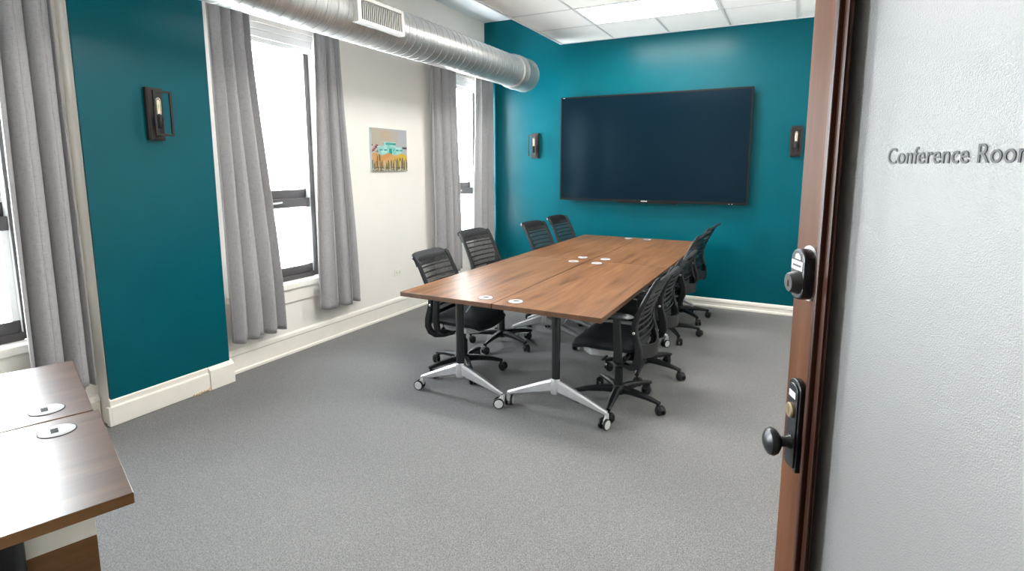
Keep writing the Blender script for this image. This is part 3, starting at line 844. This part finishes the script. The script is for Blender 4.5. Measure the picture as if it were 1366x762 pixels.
CH = [(-2.15, 3.27, rd(2), -.012, rd(26), 'black mesh chair at the window side of the table, nearest the camera'),
      (-2.195, 3.93, rd(-3), .075, rd(-18), 'black mesh chair at the window side, second from the front and before the corner window'),
      (-2.05, 4.81, rd(-4), .072, rd(54), 'black mesh chair at the window side, second from the teal wall'),
      (-2.055, 5.43, rd(-3), .082, rd(30), 'black mesh chair at the window side, farthest back below the screen'),
      (-.95, 3.24, rd(180), .0, rd(-13), 'black mesh chair on the room side, nearest the camera, fully seen from side and back'),
      (-.945, 3.86, rd(181), .02, rd(-13), 'black mesh chair on the room side, second from the front'),
      (-.985, 4.83, rd(179), .06, rd(15), 'black mesh chair on the room side, third from the front'),
      (-.985, 5.46, rd(178), .065, rd(27), 'black mesh chair on the room side, last one before the teal wall')]
for i, c in enumerate(CH): place(i == 0, *c)

# ------------------------------------------------------------------ door
psi = radians(26.815 - 3.3)
door = thing('door_1', (0.0, 1.0, 0), math.atan2(-cos(psi), sin(psi)), 'open dark wood door with a big pebbled glass pane at the right', 'door', kind='structure')
DWd, DT = 1.06, .044                     # local X runs from the lock edge to the hinge, -Y faces the camera
mb = MB()
mb.box((.012, 0, .012), (.094, DT, 2.12)); mb.box((DWd - .11, 0, .012), (DWd, DT, 2.12))
mb.box((.094, 0, 2.0), (DWd - .11, DT, 2.12)); mb.box((.094, 0, .012), (DWd - .11, DT, .30))
mb.build('door_frame', 'door_wood', door, bevel=.003)
mb = MB()
for ya, sg in ((0, -1), (DT, 1)):
    x0, x1, z0, z1 = .088, DWd - .104, .294, 2.006
    for w0, w1, h in ((0, .012, .005), (.012, .022, .010), (.022, .034, .003)):
        lo, hi = sorted((ya + sg * h, ya - sg * .006))
        mb.box((x0 + w0, lo, z0 + w0), (x0 + w1, hi, z1 - w0)); mb.box((x1 - w1, lo, z0 + w0), (x1 - w0, hi, z1 - w0))
        mb.box((x0 + w1, lo, z1 - w1), (x1 - w1, hi, z1 - w0)); mb.box((x0 + w1, lo, z0 + w0), (x1 - w1, hi, z0 + w1))
mb.build('glazing_moulding', 'door_mould', door, bevel=.0025)['label'] = 'darker stepped moulding around the glass'
MB().box((.096, DT / 2 - .003, .31), (DWd - .112, DT / 2 + .003, 1.99)).build('glass_pane', 'frosted', door)
cu = bpy.data.curves.new('lettering', 'FONT'); cu.body = 'Conference Room'; cu.size = .0274; cu.extrude = .0004; cu.offset = .00005
cu.space_character = 1.04
tmp = bpy.data.objects.new('tmp', cu); COL.objects.link(tmp)
bpy.context.view_layer.update()
lm = bpy.data.meshes.new_from_object(tmp.evaluated_get(bpy.context.evaluated_depsgraph_get()))
bpy.data.objects.remove(tmp); lm.name = 'lettering'; lm.materials.clear(); lm.materials.append(M['ink'])
lt = bpy.data.objects.new('lettering', lm); COL.objects.link(lt); lt.parent = door
lt.location = (.2045, DT / 2 - .0038, 1.5150); lt.rotation_euler = (pi / 2, 0, 0); lt['label'] = 'black lettering reading Conference Room'
# dead bolt
def arch(cx, w, z0, z1, n=10):
    r = w / 2; p = [(cx - r, z0), (cx + r, z0)]
    for k in range(n + 1):
        a = pi * k / n; p.append((cx + r * cos(a), z1 - r * .72 + r * .72 * sin(a)))
    return p
def stadium(cx, w, z0, z1, n=10):
    r = w / 2; p = []
    for k in range(n + 1):
        a = pi + pi * k / n; p.append((cx + r * cos(a), z0 + r * .75 + r * .75 * sin(a)))
    for k in range(n + 1):
        a = pi * k / n; p.append((cx + r * cos(a), z1 - r * .75 + r * .75 * sin(a)))
    return p
db = bpy.data.objects.new('dead_bolt', None); COL.objects.link(db); db.parent = door; db.empty_display_size = .05
db.location = (.068, 0, 1.35)
MB().prism(stadium(0, .046, -.044, .036), 'Y', -.022, 0).build('lock_body', 'black_metal', db, bevel=.003)
MB().prism(stadium(.003, .050, -.045, .041), 'Y', -.006, 0).build('lock_rose', 'nickel', db)['label'] = 'nickel back rose'
m = MB(); m.lathe((.004, -.022, -.016), (.004, -.036, -.0165), [(0, .019), (.15, .018), (.9, .015), (1, .0135)], 28); m.build('key_cylinder', 'dark_grey', db)
m = MB(); m.box((.0025, -.0365, -.0225), (.0055, -.0358, -.0125)); m.build('keyhole', 'slot', db)
m = MB(); m.box((-.018, -.0228, .003), (.019, -.0219, .017)); m.prism(arch(.002, .018, .020, .029), 'Y', -.0228, -.0219); m.build('lock_sticker', 'sticker', db)['label'] = 'white sticker'
m = MB(); m.box((-.014, -.0231, .008), (.015, -.0227, .0115)); m.build('sticker_print', 'dark_grey', db)
# knob set
ks = bpy.data.objects.new('knob_set', None); COL.objects.link(ks); ks.parent = door; ks.empty_display_size = .05
ks.location = (.064, 0, 1.087)
m = MB(); m.prism(arch(0, .044, -.064, .086), 'Y', -.010, 0); m.prism(arch(0, .035, -.058, .079), 'Y', -.0125, -.010); m.build('knob_plate', 'black_metal', ks, bevel=.002)
m = MB(); m.lathe((.002, -.012, -.020), (.002, -.054, -.020), [(0, .012), (.18, .0085), (.36, .0085), (.44, .014), (.56, .0205), (.70, .0225), (.84, .0205), (.95, .013), (1, .003)], 28); m.build('knob', 'black_metal', ks)
m = MB(); m.lathe((0, -.0115, .034), (0, -.018, .034), [(0, .0125), (.7, .0125), (1, .0105)], 24); m.box((-.001, -.0185, .028), (.001, -.0178, .040)); m.build('key_cylinder', 'brass', ks)['label'] = 'dull brass key cylinder'
MB().box((-.011, -.0133, .056), (.011, -.0122, .066)).build('plate_sticker', 'sticker', ks)['label'] = 'white sticker'
m = MB(); m.prism(arch(0, .046, -.083, .086), 'Y', DT, DT + .012); m.lathe((0, DT + .012, -.020), (0, DT + .070, -.020), [(0, .013), (.25, .0095), (.45, .009), (.52, .014), (.62, .0215), (.74, .0245), (.86, .022), (.95, .014), (1, .003)], 28)
m.build('inner_knob', 'black_metal', ks)
# entrance lining
mb = MB(); mb.box((-.72, -.15, 0), (-.68, .0, 2.16)); mb.box((.43, -.15, 0), (.47, 0, 2.16)); mb.box((-.68, -.15, 2.125), (.43, 0, 2.16))
struct(mb, 'trim_1', 'door_wood', 'dark wood lining of the entrance behind the camera')

# ------------------------------------------------------------------ light
w = bpy.data.worlds.new('sky'); scene.world = w; w.use_nodes = True
bg = w.node_tree.nodes['Background']; bg.inputs['Strength'].default_value = 74.0
_nt = w.node_tree; _tc = _nt.nodes.new('ShaderNodeTexCoord'); _sx = _nt.nodes.new('ShaderNodeSeparateXYZ'); _cr = _nt.nodes.new('ShaderNodeValToRGB')
_nt.links.new(_tc.outputs['Generated'], _sx.inputs[0]); _nt.links.new(_sx.outputs['Z'], _cr.inputs['Fac']); _nt.links.new(_cr.outputs['Color'], bg.inputs['Color'])
_cr.color_ramp.elements[0].position = .30; _cr.color_ramp.elements[0].color = (.93, .97, 1.0, 1)    # bright hazy horizon, duller sky overhead
_cr.color_ramp.elements[1].position = .75; _cr.color_ramp.elements[1].color = (.20, .225, .25, 1)
for y0, y1 in WINS:
    l = bpy.data.lights.new('window_portal', 'AREA'); l.shape = 'RECTANGLE'; l.size = 1.95; l.size_y = y1 - y0 - .04
    l.cycles.is_portal = True
    o = bpy.data.objects.new('window_portal', l); COL.objects.link(o)
    o.location = (XL - .22, (y0 + y1) / 2, 1.55); o.rotation_euler = (0, radians(-90), 0)
l = bpy.data.lights.new('added_lobby_fill', 'AREA'); l.shape = 'RECTANGLE'; l.size = .6; l.size_y = 1.2; l.energy = 6; l.color = (1, .95, .88)  # unseen fill lamp added in the lobby behind the camera
o = bpy.data.objects.new('added_lobby_fill', l); COL.objects.link(o); o.location = (-.05, -1.5, 2.68)

# ------------------------------------------------------------------ camera
def R(yaw, pitch, roll):
    fy = Vector((-sin(yaw) * cos(pitch), cos(yaw) * cos(pitch), -sin(pitch))); r = Vector((cos(yaw), sin(yaw), 0)); dn = fy.cross(r)
    c, s = cos(roll), sin(roll)
    return c * r + s * dn, -s * r + c * dn, fy
cr, cd, cf = R(radians(26.815), radians(7.999), radians(-.1026))
cam = bpy.data.cameras.new('camera'); co = bpy.data.objects.new('camera', cam); COL.objects.link(co)
co.matrix_world = Matrix(((cr.x, -cd.x, -cf.x, 0), (cr.y, -cd.y, -cf.y, 0), (cr.z, -cd.z, -cf.z, H), (0, 0, 0, 1)))
cam.sensor_width = 36; cam.sensor_fit = 'HORIZONTAL'; cam.lens = 720.0 * 36 / 1366
cam.shift_x = (683 - 698.55) / 1366; cam.shift_y = (324.26 - 381) / 1366
cam.clip_start = .02
scene.camera = co
scene.view_settings.view_transform = 'Standard'; scene.view_settings.look = 'None'; scene.view_settings.gamma = 1
scene.view_settings.use_curve_mapping = False; scene.view_settings.exposure = -0.08
cy = scene.cycles
cy.use_denoising = True
try: cy.denoiser = 'OPENIMAGEDENOISE'
except Exception: pass
cy.max_bounces = 10; cy.diffuse_bounces = 6; cy.glossy_bounces = 4; cy.transmission_bounces = 6; cy.transparent_max_bounces = 12
cy.sample_clamp_indirect = 8; cy.caustics_reflective = False; cy.caustics_refractive = False
